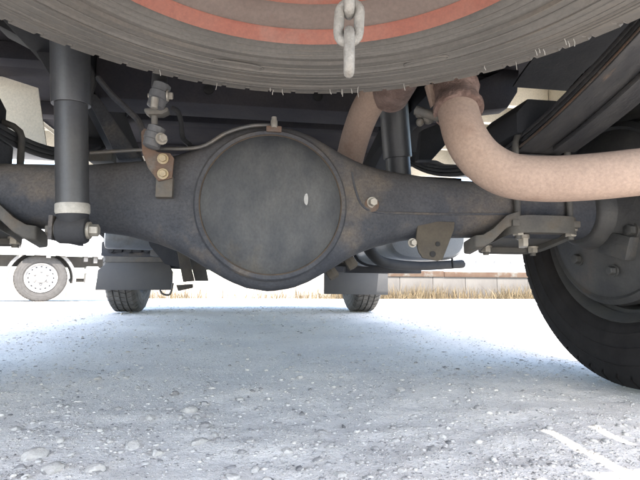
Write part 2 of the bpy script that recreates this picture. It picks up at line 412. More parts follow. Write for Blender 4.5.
# ------------------------------------------------------------------ tyre builder
def tyre_mesh(bm, c, axis, Rt, width, rim_r, tread=None, nblk=54, groove=0.007, side_lugs=True, lug=0.006):
    """tyre with circumferential grooves, cross sipes, shoulder lugs and moulded sidewall rings; axis is the wheel axis"""
    c = Vector(c); axis = Vector(axis).normalized()
    u = Vector((0, 0, 1)) if abs(axis.z) < 0.9 else Vector((1, 0, 0)); w = axis.cross(u)
    tw = tread or width*0.78; h = tw/2; hw = width/2
    H = Rt - rim_r
    side = [(rim_r - 0.004, hw*0.70, 0), (rim_r + 0.004, hw*0.84, 0), (rim_r + 0.012, hw*0.90, 0), (rim_r + H*0.16, hw*0.93, 0), (rim_r + H*0.18, hw*0.955, 0),
            (rim_r + H*0.21, hw*0.955, 0), (rim_r + H*0.225, hw*0.95, 0), (rim_r + H*0.38, hw*0.99, 0), (rim_r + H*0.395, hw*1.01, 0), (rim_r + H*0.41, hw*1.0, 0),
            (rim_r + H*0.55, hw*1.0, 0), (rim_r + H*0.64, hw*0.985, 0), (rim_r + H*0.65, hw*1.0, 0), (rim_r + H*0.665, hw*0.98, 0),
            (rim_r + H*0.78, hw*0.95, 0), (Rt - H*0.13, hw*0.90, 2), (Rt - 0.010, (hw*0.86 + h)/2, 2), (Rt - 0.004, h, 1)]
    g = 0.008
    gl = [-h*0.52, 0.0, h*0.52]
    tr = []
    e = h
    for gc in reversed(gl):
        tr += [(Rt - 0.001, e - 0.002 if e != h else h - 0.003, 1), (Rt, gc + g/2, 1), (Rt - groove, gc + g/2 - 0.001, 0), (Rt - groove, gc - g/2 + 0.001, 0)]
        e = gc - g/2
    tr += [(Rt, e, 1), (Rt - 0.001, -h + 0.003, 1)]
    prof = side + tr + [(r, -y, f) for r, y, f in reversed(side)]
    angs = []
    for k in range(nblk):
        a = 2*math.pi*k/nblk; d = 2*math.pi/nblk
        angs += [(a, 0), (a + d*0.80, 0), (a + d*0.815, 1), (a + d*0.985, 1)]
    rows = []
    for a, sip in angs:
        row = []
        for r, y, fl in prof:
            rr = r
            if sip and fl == 1: rr = r - groove*0.75
            if sip and fl == 2 and side_lugs: rr = r - lug
            ash = a + (0.25*2*math.pi/nblk)*math.sin(y/h*4.0) if fl else a
            row.append(c + axis*y + (u*math.cos(ash) + w*math.sin(ash))*rr)
        rows.append(row)
    V = [[bm.verts.new(p) for p in row] for row in rows]
    n = len(V); m = len(prof)
    for i in range(n):
        A, Bq = V[i], V[(i+1) % n]
        for k in range(m - 1):
            bm.faces.new((A[k], A[k+1], Bq[k+1], Bq[k]))

RT = 0.354
DR = 0.888            # rear axle line
DF = 3.42             # front axle line
AX_Z = RT

# ------------------------------------------------------------------ the truck
truck = thing('truck', (0, 2.0, 0), 'cream truck seen from below its rear, with dark rear axle, springs and beige exhaust pipe', 'truck')

def part(name, bm, m, parent=None, **k): return obj(name, bm, M[m], parent or truck, **k)

# --- body: bed floor, cross beams, side sheets
bm = B()
TX = 0.003
floor_z = 0.78
# rear sill is left open in two narrow slots where sun falls through
def floor_strip(x0, x1, y0, y1): box(bm, x0, x1, y0, y1, floor_z, floor_z + TX)
YR = -0.115
floor_strip(-0.74, 0.508, YR, 2.15)
floor_strip(0.508, 0.520, 0.035, 2.15)
floor_strip(0.520, 0.592, YR, 2.15)
floor_strip(0.592, 0.601, YR, -0.035); floor_strip(0.592, 0.601, 0.045, 2.15)
floor_strip(0.601, 0.74, YR, 2.15)
bmesh.ops.remove_doubles(bm, verts=bm.verts[:], dist=1e-6)
part('bed_floor', bm, 'navy', smooth=None)
for y in (0.32, 0.62, 1.22, 1.62, 2.05):
    bm = B(); box(bm, -0.73, 0.73, y - 0.025, y + 0.025, 0.735, floor_z - 0.001)
    part('floor_beam', bm, 'navy', bevel=0.004)
for sx in (-1, 1):
    bm = B()                                    # outer sheet with a wheel arch, inner wall and top rail
    X = 1.0*sx
    ys = np.concatenate([[YR, 0.2, 0.38], DR + 0.5*np.cos(np.linspace(math.pi, 0, 19)), [1.6, 2.15]])
    for i in range(len(ys) - 1):
        def bot(y):
            d = abs(y - DR)
            return 0.74 if d >= 0.5 else max(0.74, AX_Z + 0.02 + math.sqrt(max(0.25 - d*d, 0)))
        y0, y1 = ys[i], ys[i+1]
        vs = [bm.verts.new(p) for p in ((X, y0, bot(y0)), (X, y1, bot(y1)), (X, y1, 1.09), (X, y0, 1.09))]
        bm.faces.new(vs)
    bmesh.ops.remove_doubles(bm, verts=bm.verts[:], dist=1e-5)
    bmesh.ops.solidify(bm, geom=bm.faces[:], thickness=0.003)
    side = part('bed_side', bm, 'cream', smooth=None)
    bm = B(); box(bm, min(sx*0.742, sx*0.745), max(sx*0.742, sx*0.745), YR, 2.15, 0.765, 1.085)
    part('inner_bed_wall', bm, 'cream', side)
    bm = B(); box(bm, min(sx*0.735, sx*1.01), max(sx*0.735, sx*1.01), YR, 2.15, 1.093, 1.13)
    part('bed_rail', bm, 'cream', side, bevel=0.008)
    for y in (0.1, 0.45, 1.45, 1.62, 1.98):
        bm = B(); box(bm, min(sx*0.75, sx*0.994), max(sx*0.75, sx*0.994), y - 0.012, y + 0.012, 0.80, 1.085)
        part('side_stiffener', bm, 'cream', side)
bm = B(); box(bm, -1.0, 1.0, 2.16, 2.20, 0.72, 1.15); part('bed_front_panel', bm, 'cream', bevel=0.004)

# --- cab (mostly out of sight above): lofted shell
bm = B()
cabprof = [(2.24, 0.60), (2.24, 1.15), (2.30, 1.72), (2.45, 1.78), (3.05, 1.78), (3.2, 1.72), (3.85, 1.12), (3.98, 1.0), (4.02, 0.60), (3.9, 0.42), (3.84, 0.42), (3.80, 0.62), (3.62, 0.80), (3.22, 0.80), (3.0, 0.62), (2.9, 0.52), (2.5, 0.52)]
prism(bm, [(-0.86, y, z) for y, z in cabprof], (1.72, 0, 0))
cab = part('cab', bm, 'cream', bevel=0.02)
bm = B(); prism(bm, [(-0.87, 2.45, 1.2), (-0.87, 2.5, 1.65), (-0.87, 3.1, 1.65), (-0.87, 3.5, 1.2)], (0.008, 0, 0)); part('window', bm, 'glass', cab)
bm = B(); prism(bm, [(0.87, 2.45, 1.2), (0.87, 2.5, 1.65), (0.87, 3.1, 1.65), (0.87, 3.5, 1.2)], (-0.008, 0, 0)); part('window', bm, 'glass', cab)
bm = B(); box(bm, -0.85, 0.85, 3.93, 4.07, 0.40, 0.62); part('front_bumper', bm, 'black', bevel=0.02)

# --- frame rails, kicked up over the axle
for sx in (-1, 1):
    bm = B(); x0, x1 = sorted((sx*0.375 + 0.02, sx*0.43 + 0.02))
    yz = [(-0.08, 0.640), (0.5, 0.640), (1.25, 0.632), (1.75, 0.50), (4.0, 0.46)]
    out = [(y, z) for y, z in yz] + [(y, z + 0.095) for y, z in reversed(yz)]
    prism(bm, [(x0, y, z) for y, z in out], (x1 - x0, 0, 0))
    rail = part('frame_rail', bm, 'black', bevel=0.005)
    for y in (0.7, 1.05, 1.4):                     # rivets on the inner web
        bm = B(); lathe(bm, [(0.009, 0), (0.008, 0.004), (0.003, 0.006)], (sx*0.374 + 0.02, y, 0.685), (-sx, 0, 0), 12); part('rivet', bm, 'black', rail)
for y, z0, z1, w_ in ((1.17, 0.625, 0.735, 0.05), (1.75, 0.47, 0.57, 0.06), (2.5, 0.44, 0.52, 0.06), (0.02, 0.665, 0.735, 0.05), (0.58, 0.69, 0.735, 0.03)):
    bm = B(); box(bm, -0.354, 0.394, y - w_, y + w_, z0, z1); cm = part('crossmember', bm, 'navy', bevel=0.006)
    if y == 1.17:
        for x in (-0.21, -0.1, 0.16):
            bm = B(); lathe(bm, [(0.012, -0.001), (0.012, 0.002), (0.008, 0.003)], (x, y - w_ - 0.001, 0.66), (0, -1, 0), 16); part('hole_rim', bm, 'hose', cm)

# --- rear axle: banjo housing
DX = 0.038
prof_x = [0, .04, .07, .10, .13, .16, .20, .25, .32, .45, .72]
prof_hz = [.150, .145, .134, .118, .101, .086, .074, .065, .058, .055, .055]
prof_hy = [.075, .075, .075, .074, .072, .070, .066, .060, .057, .055, .055]
def hz(x): return float(np.interp(abs(x - DX), prof_x, prof_hz))
def zc(x): return AX_Z - 0.013*float(np.interp(abs(x - DX), [0.0, 0.12, 0.26], [1.0, 0.8, 0.0]))
def hy(x): return float(np.interp(abs(x - DX), prof_x, prof_hy))
def ex(x): return float(np.interp(abs(x - DX), [0.0, 0.12, 0.2, 0.32], [5.0, 4.2, 3.0, 2.1]))
def surf_y(x, z):
    q = min(abs((z - zc(x)) / hz(x)), 0.999)
    return DR - hy(x) * (1 - q**ex(x))**(1/ex(x))
bm = B(); secs = []
xs_ = [v for v in np.concatenate([np.linspace(-0.70, -0.34, 10), np.linspace(-0.32, 0.40, 60), np.linspace(0.42, 0.70, 9)])]
for x in xs_:
    ring = []
    e_ = ex(x)
    for k in range(64):
        a = 2*math.pi*k/64; cs, sn = math.cos(a), math.sin(a)
        ring.append((x, DR + hy(x)*math.copysign(abs(cs)**(2/e_), cs), zc(x) + hz(x)*math.copysign(abs(sn)**(2/e_), sn)))
    secs.append(ring)
rings(bm, secs)
axle = part('rear_axle', bm, 'axle', smooth=60)
# ring flange and cover
YC = DR - 0.072; ZD = AX_Z - 0.013
bm = B(); lathe(bm, [(0.132, 0.02), (0.131, -0.001), (0.128, -0.0045), (0.1225, -0.0055), (0.119, -0.005), (0.10, -0.004)], (DX, YC, ZD), (0, 1, 0), 96)
part('cover_flange', bm, 'axle', axle)
bm = B()
rows = []
nr, na = 26, 96
for i in range(nr + 1):
    r = 0.1195*i/nr; row = []
    for k in range(na):
        a = 2*math.pi*k/na; x = r*math.cos(a); z = r*math.sin(a)
        q = r/0.1195
        d = 0.026*(1 - q**4.5) + 0.005
        fz = max(0.0, 1 - abs(z - 0.02)/0.09)
        d += 0.0022*math.exp(-((x + 0.004)/0.007)**2)*fz + 0.0018*math.exp(-((x + 0.055)/0.006)**2)*fz
        d -= 0.0030*math.exp(-(((x - 0.061)**2 + (z - 0.004)**2)/0.012**2))
        d += 0.0008*noise.noise(Vector((x*40, z*40, 3)))
        row.append(bm.verts.new((DX + x, YC - d, ZD + z)))
    rows.append(row)
for i in range(nr):
    for k in range(na):
        q = (rows[i][k], rows[i][(k+1) % na], rows[i+1][(k+1) % na], rows[i+1][k])
        try: bm.faces.new(q)
        except ValueError: pass
bmesh.ops.remove_doubles(bm, verts=bm.verts[:], dist=1e-6)
bmesh.ops.dissolve_degenerate(bm, edges=bm.edges[:], dist=1e-6)
part('differential_cover', bm, 'cover', axle, smooth=70)
# grime ring round the cover
bm = B(); tube(bm, [(DX + 0.1205*math.cos(a), YC - 0.0055, ZD + 0.1205*math.sin(a)) for a in np.linspace(0, 2*math.pi, 97)[:-1]], 0.0013, 6, closed=True)
part('cover_seam', bm, 'seam', axle)
# bright chip in the dent
bm = B(); cx, cz = DX + 0.057, ZD + 0.006
prism(bm, [(cx + 0.0045*math.cos(a)*(0.55 if math.cos(a) > 0 else 1), YC - 0.0265, cz + 0.010*math.sin(a)) for a in np.linspace(0, 2*math.pi, 15)[:-1]], (0, -0.003, 0))
part('scraped_dent', bm, 'brightmetal', axle)
# weld seam along the right arm
seam_px = [(352, 172),  (355, 188), (362, 205), (376, 212), (400, 213), (440, 214), (480, 214), (512, 214)]
sp = []
for px, py in seam_px:
    p = P(px, py, Y=DR - 0.06)
    for _ in range(4): p = P(px, py, Y=surf_y(p.x, p.z))
    sp.append(p)
bm = B(); tube(bm, sp, 0.0022, 8, sub=5); part('weld_seam', bm, 'axle', axle)
# plug bolt with rusty seat
p = P(371, 203, Y=0.825); p.y = surf_y(p.x, p.z)
bm = B(); lathe(bm, [(0.014, 0.003), (0.013, -0.002), (0.008, -0.003)], p + Vector((0, 0, -0.004)), (0, 1, 0), 20); part('plug_seat', bm, 'rust', axle)
bm = B(); hexbolt(bm, p, (0.05, -1, -0.05), 0.0075, 0.014, 1.3); part('plug_bolt', bm, 'bolt', axle)
# breather bracket on top of the cover
p = P(274, 128, Y=YC - 0.012)
bm = B(); obox(bm, p + Vector((0, 0, -0.002)), (0.013, 0, 0), (0, 0.003, 0), (0, 0, 0.005)); part('breather_tab', bm, 'rust', axle, bevel=0.001)
bm = B(); lathe(bm, [(0.006, -0.004), (0.006, 0.008), (0.0045, 0.011), (0.0045, 0.015)], p + Vector((0, 0, 0.004)), (0, 0, 1), 10); part('breather_cap', bm, 'bolt', axle)
# drain lumps beneath the right of the housing
for (px, py, r) in ((349, 262, 0.011), (330, 272, 0.011)):
    p = P(px, py, Y=0.90)
    bm = B(); hexbolt(bm, p + Vector((-0.006, 0, 0.012)), (0.45, -0.3, -0.75), r, 0.028, 1.25); part('drain_plug', bm, 'tan', axle)
# hanging tab with two holes on the right arm
Yt = DR - 0.05
t0 = [P(px, py, Y=Yt) for px, py in ((418, 224), (430, 221), (455, 222), (454, 230), (448, 246), (443, 259), (438, 261), (423, 258), (419, 252), (416, 240))]
bm = B(); prism(bm, t0, (0, 0.006, 0)); tab = part('bracket_tab', bm, 'tan', axle, bevel=0.0015)
for px, py, r in ((438, 244, 0.0045), (433, 254, 0.0055)):
    p = P(px, py, Y=Yt - 0.0015); bm = B(); lathe(bm, [(r, 0), (r, 0.001)], p, (0, 1, 0), 14); part('bolt_hole', bm, 'hose', axle)
p = P(412, 243, Y=Yt - 0.002); bm = B(); hexbolt(bm, p, (0, -1, 0), 0.006, 0.012, 1.4); part('tab_bolt', bm, 'bolt', axle)
# brake line over the housing, left and right
bm = B(); tube(bm, [P(90, 153, 0.83), P(120, 151, 0.83), P(160, 149, 0.82), P(200, 147, 0.815), P(226, 133, 0.815), P(250, 126, 0.812), P(270, 125, 0.812)], 0.0032, 8, sub=5); part('brake_line', bm, 'line', axle)
# --- link bracket and height-sensing link on the left arm
Yb = DR - 0.085
bm = B(); prism(bm, [P(px, py, Y=Yb) for px, py in ((156, 176), (173, 176), (172, 197), (155, 197))], (0, 0.05, 0)); part('link_bracket', bm, 'bracket', axle, bevel=0.0015)
bm = B(); prism(bm, [P(px, py, Y=Yb - 0.006) for px, py in ((141, 132), (144, 128), (149, 130), (151, 148), (158, 152), (170, 153), (174, 158), (172, 178), (158, 181), (148, 168), (142, 152))], (0, 0.006, 0))
link_arm = part('link_arm', bm, 'rust', axle, bevel=0.0012)
for py in (159, 174):
    bm = B(); hexbolt(bm, P(163, py, Y=Yb - 0.0065), (0, -1, 0), 0.0062, 0.008, 1.45); part('arm_bolt', bm, 'brassy', axle)
link = B(); tube(link, [P(154, 100, Y=0.76), P(155, 140, Y=0.775)], 0.0052, 12)
link = part('height_link', link, 'bracket')
def bush(px, py, Y, r, ln):
    p = P(px, py, Y=Y); bm = B()
    lathe(bm, [(r*0.6, -ln), (r, -ln*0.85), (r, -ln*0.3), (r*1.12, -ln*0.25), (r*1.12, ln*0.25), (r, ln*0.3), (r, ln*0.85), (r*0.6, ln)], p, (0.25, 0, 1), 20)
    part('rubber_bush', bm, 'grey', link)
bush(159, 96, 0.755, 0.0135, 0.022); bush(154, 137, 0.775, 0.0135, 0.019)
bm = B(); prism(bm, [P(px, py, Y=0.755) for px, py in ((144, 108), (168, 107), (168, 111), (162, 114), (148, 114), (144, 111))], (0, 0.02, 0)); part('bush_cup', bm, 'bracket', link, bevel=0.002)
bm = B(); tube(bm, [P(155, 98, Y=0.738), P(154, 108, Y=0.738)], 0.0055, 10); part('link_eye', bm, 'bolt', link)
bm = B(); tube(bm, [P(148, 96, Y=0.755), P(172, 95, Y=0.755)], 0.004, 10); hexbolt(bm, P(167, 95.5, Y=0.752), (1, 0, 0), 0.006, 0.009); part('link_bolt', bm, 'bolt', link)
bm = B(); hexbolt(bm, P(161, 139, Y=0.765), (0.6, -1, 0), 0.0068, 0.011, 1.4); part('link_bolt', bm, 'bolt', link)
bm = B(); tube(bm, [P(159, 90, Y=0.76), P(160, 70, Y=0.80), P(162, 50, Y=0.84)], 0.012, 12); part('link_top_mount', bm, 'black', link)

# --- hoses and cables round the link
bm = B(); tube(bm, [P(172, 108, .86), P(178, 112, .86), P(181, 122, .87), P(183, 138, .87), P(190, 145, .86)], 0.0045, 8, sub=6); part('brake_hose', bm, 'hose')
bm = B(); tube(bm, [P(98, 78, .95), P(112, 95, .93), P(126, 108, .92), P(139, 122, .90), P(144, 140, .88)], 0.006, 8, sub=6); part('brake_cable', bm, 'axle')
bm = B(); tube(bm, [P(88, 66, .95), P(93, 80, .95), P(90, 92, .95), P(86, 98, .95)], 0.007, 8, sub=6); part('brake_hose', bm, 'hose')

# --- shock absorbers (left one behind the axle, right one ahead of it)
def shock(px_top, px_bot, Ytop, Ybot, y_step, y_ring, y_eye, r1, r2, ring=True):
    ytop = -40
    def at(py):
        t = (py - ytop) / (y_eye - ytop); return P(px_top + (px_bot - px_top)*t, py, Y=Ytop + (Ybot - Ytop)*t)
    bm = B(); a, b_ = at(y_step), at(y_ring); ax = (b_ - a).normalized()
    tube(bm, [a - ax*0.02, b_], r2, 32)
    s = part('shock_absorber', bm, 'shock')
    bm = B(); top = at(ytop); ln = (a - top).length
    lathe(bm, [(r1*0.9, 0), (r1, 0.004), (r1, ln - 0.002), (r1*0.985, ln), (r2, ln)], top, ax, 32); part('dust_cover', bm, 'shock', s)
    if ring:
        bm = B(); lathe(bm, [(r2*1.0, -0.001), (r2*1.04, 0.001), (r2*1.05, 0.012), (r2*1.0, 0.015)], b_ - ax*0.004, ax, 32); part('end_band', bm, 'whitering', s)
    bm = B(); lathe(bm, [(r2*0.98, 0), (r2*0.94, 0.012), (r2*0.6, 0.022), (r2*0.5, 0.03)], b_ + ax*0.008, ax, 24); part('end_cap', bm, 'black', s)
    e = at(y_eye)
    bm = B(); lathe(bm, [(0.013, -0.021), (0.019, -0.0205), (0.021, -0.017), (0.021, 0.017), (0.019, 0.0205), (0.013, 0.021)], e, (1, 0, 0), 28); part('lower_eye', bm, 'black', s)
    for sg in (-1, 1):
        bm = B(); hexbolt(bm, e + Vector((sg*0.021, 0, 0)), (sg, 0, 0), 0.0095, 0.016, 1.4); part('eye_nut', bm, 'bolt' if sg > 0 else 'bracket', s)
    return s
shock(69, 73, .745, .765, 105, 207, 230, 0.0278, 0.0232)
shock(382, 402, 1.02, 1.10, 158, 196, 214, 0.034, 0.029, False)
# bracket carrying the left shock's eye
e = P(73, 230, Y=.765)
bm = B(); obox(bm, e + Vector((-0.027, 0.055, 0.002)), (0.003, 0, 0), (0, 0.07, 0), (0, 0, 0.018)); part('shock_bracket', bm, 'axle', axle, bevel=0.001)

# --- exhaust: over the axle, sleeve, tail pipe out to the right
pp = [(338, 200, 1.12), (348, 165, 1.05), (357, 132, .99), (369, 104, .93), (390, 78, .88), (418, 62, .83), (442, 66, .77), (454, 88, .72), (458, 112, .695), (466, 138, .675), (482, 160, .66), (508, 175, .645), (545, 179, .63), (590, 177, .61), (640, 172, .59), (700, 166, .57)]
bm = B(); tube(bm, [P(x, y, Y=d) for x, y, d in pp], [0.031]*8 + [0.0315, 0.032, 0.0325, 0.033, 0.0335, 0.0335, 0.0335, 0.0335], 28, sub=8, cap=False)
ex = part('exhaust_pipe', bm, 'pipe', smooth=70)
bm = B()
a, b_ = P(455, 84, Y=.722), P(458.5, 112, Y=.695); ax = (b_ - a).normalized(); ln = (b_ - a).length
secs = []
for t in np.linspace(0, 1, 9):
    sc = 0.0355 + 0.002*math.sin(t*9) + (0.002 if t > 0.75 else 0)
    u = ax.orthogonal().normalized(); w_ = ax.cross(u)
    secs.append([a + ax*ln*t + (u*math.cos(q) + w_*math.sin(q))*(sc + 0.0016*noise.noise(Vector((q*3, t*7, 1)))) for q in [2*math.pi*k/36 for k in range(36)]])
rings(bm, secs); part('rusty_sleeve', bm, 'piperust', ex, smooth=80)
bm = B(); p = P(401, 72, Y=.80); lathe(bm, [(0.02, -0.04), (0.036, -0.036), (0.039, -0.02), (0.039, 0.10), (0.02, 0.11)], p, (0.1, 1, 0), 28); part('resonator', bm, 'piperust', ex)
bm = B(); prism(bm, [P(x, y, Y=.72) for x, y in ((427, 84), (437, 84), (438, 101), (433, 106))], (0, 0.012, 0)); part('pipe_tab', bm, 'pipe', ex, bevel=0.001)
bm = B()
for (x, y, r) in ((421, 113, 0.010), (428, 117, 0.012), (436, 114, 0.009), (420, 122, 0.007)):
    bmesh.ops.create_icosphere(bm, subdivisions=2, radius=r, matrix=Matrix.Translation(P(x, y, Y=.735)))
tube(bm, [P(416, 110, Y=.735), P(440, 118, Y=.715)], 0.008, 10)
for v in bm.verts: v.co += Vector((noise.noise(v.co*90), noise.noise(v.co*90 + Vector((5, 5, 5))), noise.noise(v.co*90 + Vector((9, 9, 9)))))*0.002
part('pipe_hanger', bm, 'bracket', ex, smooth=70)

# --- leaf springs
def leaf_spring(sx):
    XC = 0.553 if sx > 0 else -0.478
    def curve(y):                       # height of the pack's underside
        d = y - DR
        return 0.452 + (0.36*d*d - 0.12*d if d < 0 else 0.42*d*d)
    def leaf(y0, y1, lift, hw, th):
        bm = B(); secs = []
        for y in np.linspace(y0, y1, 30):
            z = curve(y) + lift
            secs.append([(XC - hw, y, z), (XC - hw*0.98, y, z + th), (XC + hw*0.98, y, z + th), (XC + hw, y, z)])
        rings(bm, secs); return bm
    s = part('leaf_spring', leaf(0.26, 1.62, 0.0, 0.0475, 0.0105), 'leaf', smooth=30, bevel=0.002)
    part('leaf', leaf(0.30, 1.45, 0.0115, 0.0465, 0.009), 'leaf', s, smooth=30, bevel=0.0015)
    part('leaf', leaf(0.38, 1.30, 0.0215, 0.0465, 0.009), 'leaf', s, smooth=30, bevel=0.0015)
    bm = B(); secs = []                  # second strap lying under the outer half
    for y in np.linspace(0.26, 0.80, 20):
        z = curve(y); xa, xb = sorted((XC + sx*0.006, XC + sx*0.050))
        secs.append([(xa, y, z - 0.011), (xa, y, z - 0.0015), (xb, y, z - 0.0015), (xb, y, z - 0.011)])
    rings(bm, secs); part('helper_leaf', bm, 'leaf', s, smooth=30, bevel=0.0015)
    bm = B(); secs = []                  # rusted scrape along the inner edge
    for y in np.linspace(0.42, 0.83, 14):
        x = XC - sx*0.0478; z = curve(y) + 0.003
        secs.append([(x, y, z), (x - sx*0.0006, y, z + 0.001), (x - sx*0.0006, y, z + 0.004), (x, y, z + 0.005)])
    rings(bm, secs); part('rust_streak', bm, 'rust', s)
    bm = B(); box(bm, XC - 0.042, XC + 0.042, DR - 0.06, DR + 0.06, 0.398, 0.456); part('spring_seat', bm, 'axle', s, bevel=0.003)
    bm = B()                                # bump stop plate on top
    o = [(-0.055, 0.49), (-0.055, 0.53), (-0.03, 0.56), (0.03, 0.56), (0.05, 0.53), (0.05, 0.49)]
    prism(bm, [(XC + x*(1.05 if sx > 0 else 0.8) - (0.0 if sx > 0 else 0.02), DR - 0.075, z) for x, z in o], (0, 0.15, 0)); part('bump_stop', bm, 'black', s, bevel=0.006)
    for yb in (DR - 0.062, DR + 0.062):      # two U bolts
        bm = B(); xo = 0.054
        ze = 0.280 - 0.19*(yb - DR)
        pts = [(XC - xo, yb, ze), (XC - xo, yb, 0.475)] + [(XC - xo*math.cos(a), yb, 0.475 + 0.030*math.sin(a)) for a in np.linspace(0.4, math.pi - 0.4, 7)] + [(XC + xo, yb, 0.475), (XC + xo, yb, ze)]
        tube(bm, pts, 0.0062, 10); part('u_bolt', bm, 'bracket', s)
        for q in (-xo, xo):
            bm = B(); hexbolt(bm, (XC + q, yb, 0.300 - 0.19*(yb - DR)), (0, 0, -1), 0.0105, 0.014, 1.2); part('u_bolt_nut', bm, 'bolt', s)
    def tilt(bm):
        for v in bm.verts: v.co.z += 0.012 - 0.19*(v.co.y - DR)
        return bm
    # clamp plate under the axle: a dished plate with a downturned lip and an arm reaching inboard
    bm = B(); z0 = 0.288
    xa, xb, ya, yb = XC - 0.072, XC + 0.066, DR - 0.082, DR + 0.082
    box(bm, xa, xb, ya + 0.006, yb - 0.006, z0, z0 + 0.012)
    pl = part('clamp_plate', tilt(bm), 'bracket', s, bevel=0.002)
    bm = B(); lipo = []
    for k in range(28):
        a = 2*math.pi*k/28; cs, sn = math.cos(a), math.sin(a)
        lipo.append((XC - 0.003 + 0.074*math.copysign(abs(cs)**0.45, cs), DR + 0.082*math.copysign(abs(sn)**0.45, sn)))
    secs = [[(x, y, z0 + 0.019) for x, y in lipo], [(x, y, z0 - 0.013) for x, y in lipo],
            [(XC - 0.003 + (x - XC + 0.003)*0.90, DR + (y - DR)*0.92, z0 - 0.010) for x, y in lipo], [(XC - 0.003 + (x - XC + 0.003)*0.90, DR + (y - DR)*0.92, z0 + 0.016) for x, y in lipo]]
    rings(bm, secs, cap=False, closed=True); part('clamp_plate_lip', tilt(bm), 'bracket', s, smooth=50)
    bm = B()                                # inboard arm
    secs = []
    for t, dx, dz, hw in ((0, -0.055, 0.006, 0.045), (0.4, -0.08, -0.002, 0.040), (0.7, -0.105, -0.026, 0.034), (0.9, -0.122, -0.036, 0.03), (1, -0.137, -0.036, 0.024)):
        x = XC + dx*sx; z = z0 + dz
        secs.append([(x, DR - 0.03 - hw, z), (x, DR - 0.03 - hw, z + 0.024), (x, DR - 0.03 + hw, z + 0.024), (x, DR - 0.03 + hw, z)])
    rings(bm, secs); part('clamp_arm', tilt(bm), 'bracket', s, bevel=0.004, smooth=50)
    bm = B(); hexbolt(bm, (XC - 0.018*sx, DR - 0.02, z0 - 0.002), (0, 0, -1), 0.010, 0.022, 1.2); part('centre_bolt', tilt(bm), 'bolt', s)
    bm = B()                                # shackle at the rear
    for q in (-0.042, 0.036): box(bm, XC + q, XC + q + 0.006, 0.285, 0.325, curve(0.30) + 0.0, 0.775)
    part('shackle', bm, 'black', s, bevel=0.002)
    bm = B(); box(bm, XC - 0.05, XC + 0.05, 1.58, 1.66, curve(1.62) - 0.03, 0.78); part('front_hanger', bm, 'black', s, bevel=0.01)
leaf_spring(1); leaf_spring(-1)

# --- wheels
def wheel(X, Y, sx, rear):
    """sx is the outboard side"""
    c = Vector((X, Y, RT)); ax = Vector((sx, 0, 0)); W2 = 0.097 if rear else 0.093
    bm = B()
    lathe(bm, [(0.205, -W2*0.62), (0.222, -W2*0.86), (0.226, -W2*0.80), (0.224, -W2*0.70), (0.212, -W2*0.6), (0.198, -W2*0.5), (0.188, -W2*0.2), (0.188, W2*0.4), (0.204, W2*0.6), (0.222, W2*0.75), (0.222, W2*0.85), (0.20, W2*0.66), (0.17, W2*0.2), (0.12, W2*0.45), (0.08, W2*0.5), (0.06, W2*0.8), (0.0, W2*0.82)], c, ax, 64)
    bmesh.ops.delete(bm, geom=[f for f in bm.faces if len(f.verts) > 4 and abs((f.calc_center_median() - c).x + sx*W2*0.62) < 1e-3], context='FACES_ONLY')
    wh = part('wheel', bm, 'rim' if rear else 'rim', smooth=35)
    bm = B(); tyre_mesh(bm, c, ax, RT, 0.195 if rear else 0.19, 0.222)
    part('tyre', bm, 'rubber', wh, smooth=30)
    return wh
RX = 0.737 + 0.0975
for sx in (1, -1):
    X = RX if sx > 0 else -RX + 0.07
    wh = wheel(X, DR, sx, True)
    c = Vector((X, DR, RT)); ax = Vector((-sx, 0, 0))
    bm = B()                                 # drum back plate, dished
    lathe(bm, [(0.186, 0.055), (0.190, 0.075), (0.188, 0.095), (0.178, 0.104), (0.172, 0.100), (0.165, 0.103), (0.14, 0.112), (0.10, 0.122), (0.075, 0.135), (0.068, 0.16), (0.062, 0.165), (0.0, 0.165)], c, ax, 64)
    part('brake_back_plate', bm, 'drum', wh, smooth=40)
    for k, (a, rr, s_) in enumerate(((2.2, 0.11, 0.011), (2.9, 0.12, 0.010), (3.6, 0.10, 0.012), (4.4, 0.125, 0.009), (1.2, 0.10, 0.011), (0.4, 0.115, 0.010), (5.3, 0.11, 0.011))):
        p = c + ax*0.118 + Vector((0, math.cos(a)*rr, math.sin(a)*rr)); bm = B(); hexbolt(bm, p, ax, s_, 0.014, 1.35); part('back_plate_bolt', bm, 'drum', wh)
    bm = B(); p = c + ax*0.125 + Vector((0, -0.06, -0.07)); obox(bm, p, (0.012, 0, 0), (0, 0.035, 0.01), (0, -0.008, 0.022)); part('brake_cylinder', bm, 'drum', wh, bevel=0.005)
for sx in (1, -1):
    X = 0.812 if sx > 0 else -0.790
    wh = wheel(X, DF, sx, False)
    wh.children[0].data.materials[0] = M['treadrubber']
    bm = B(); lathe(bm, [(0.13, 0.02), (0.14, 0.05), (0.135, 0.09), (0.06, 0.10), (0.06, 0.2)], (X, DF, RT), (-sx, 0, 0), 40); part('brake_back_plate', bm, 'drum', wh)

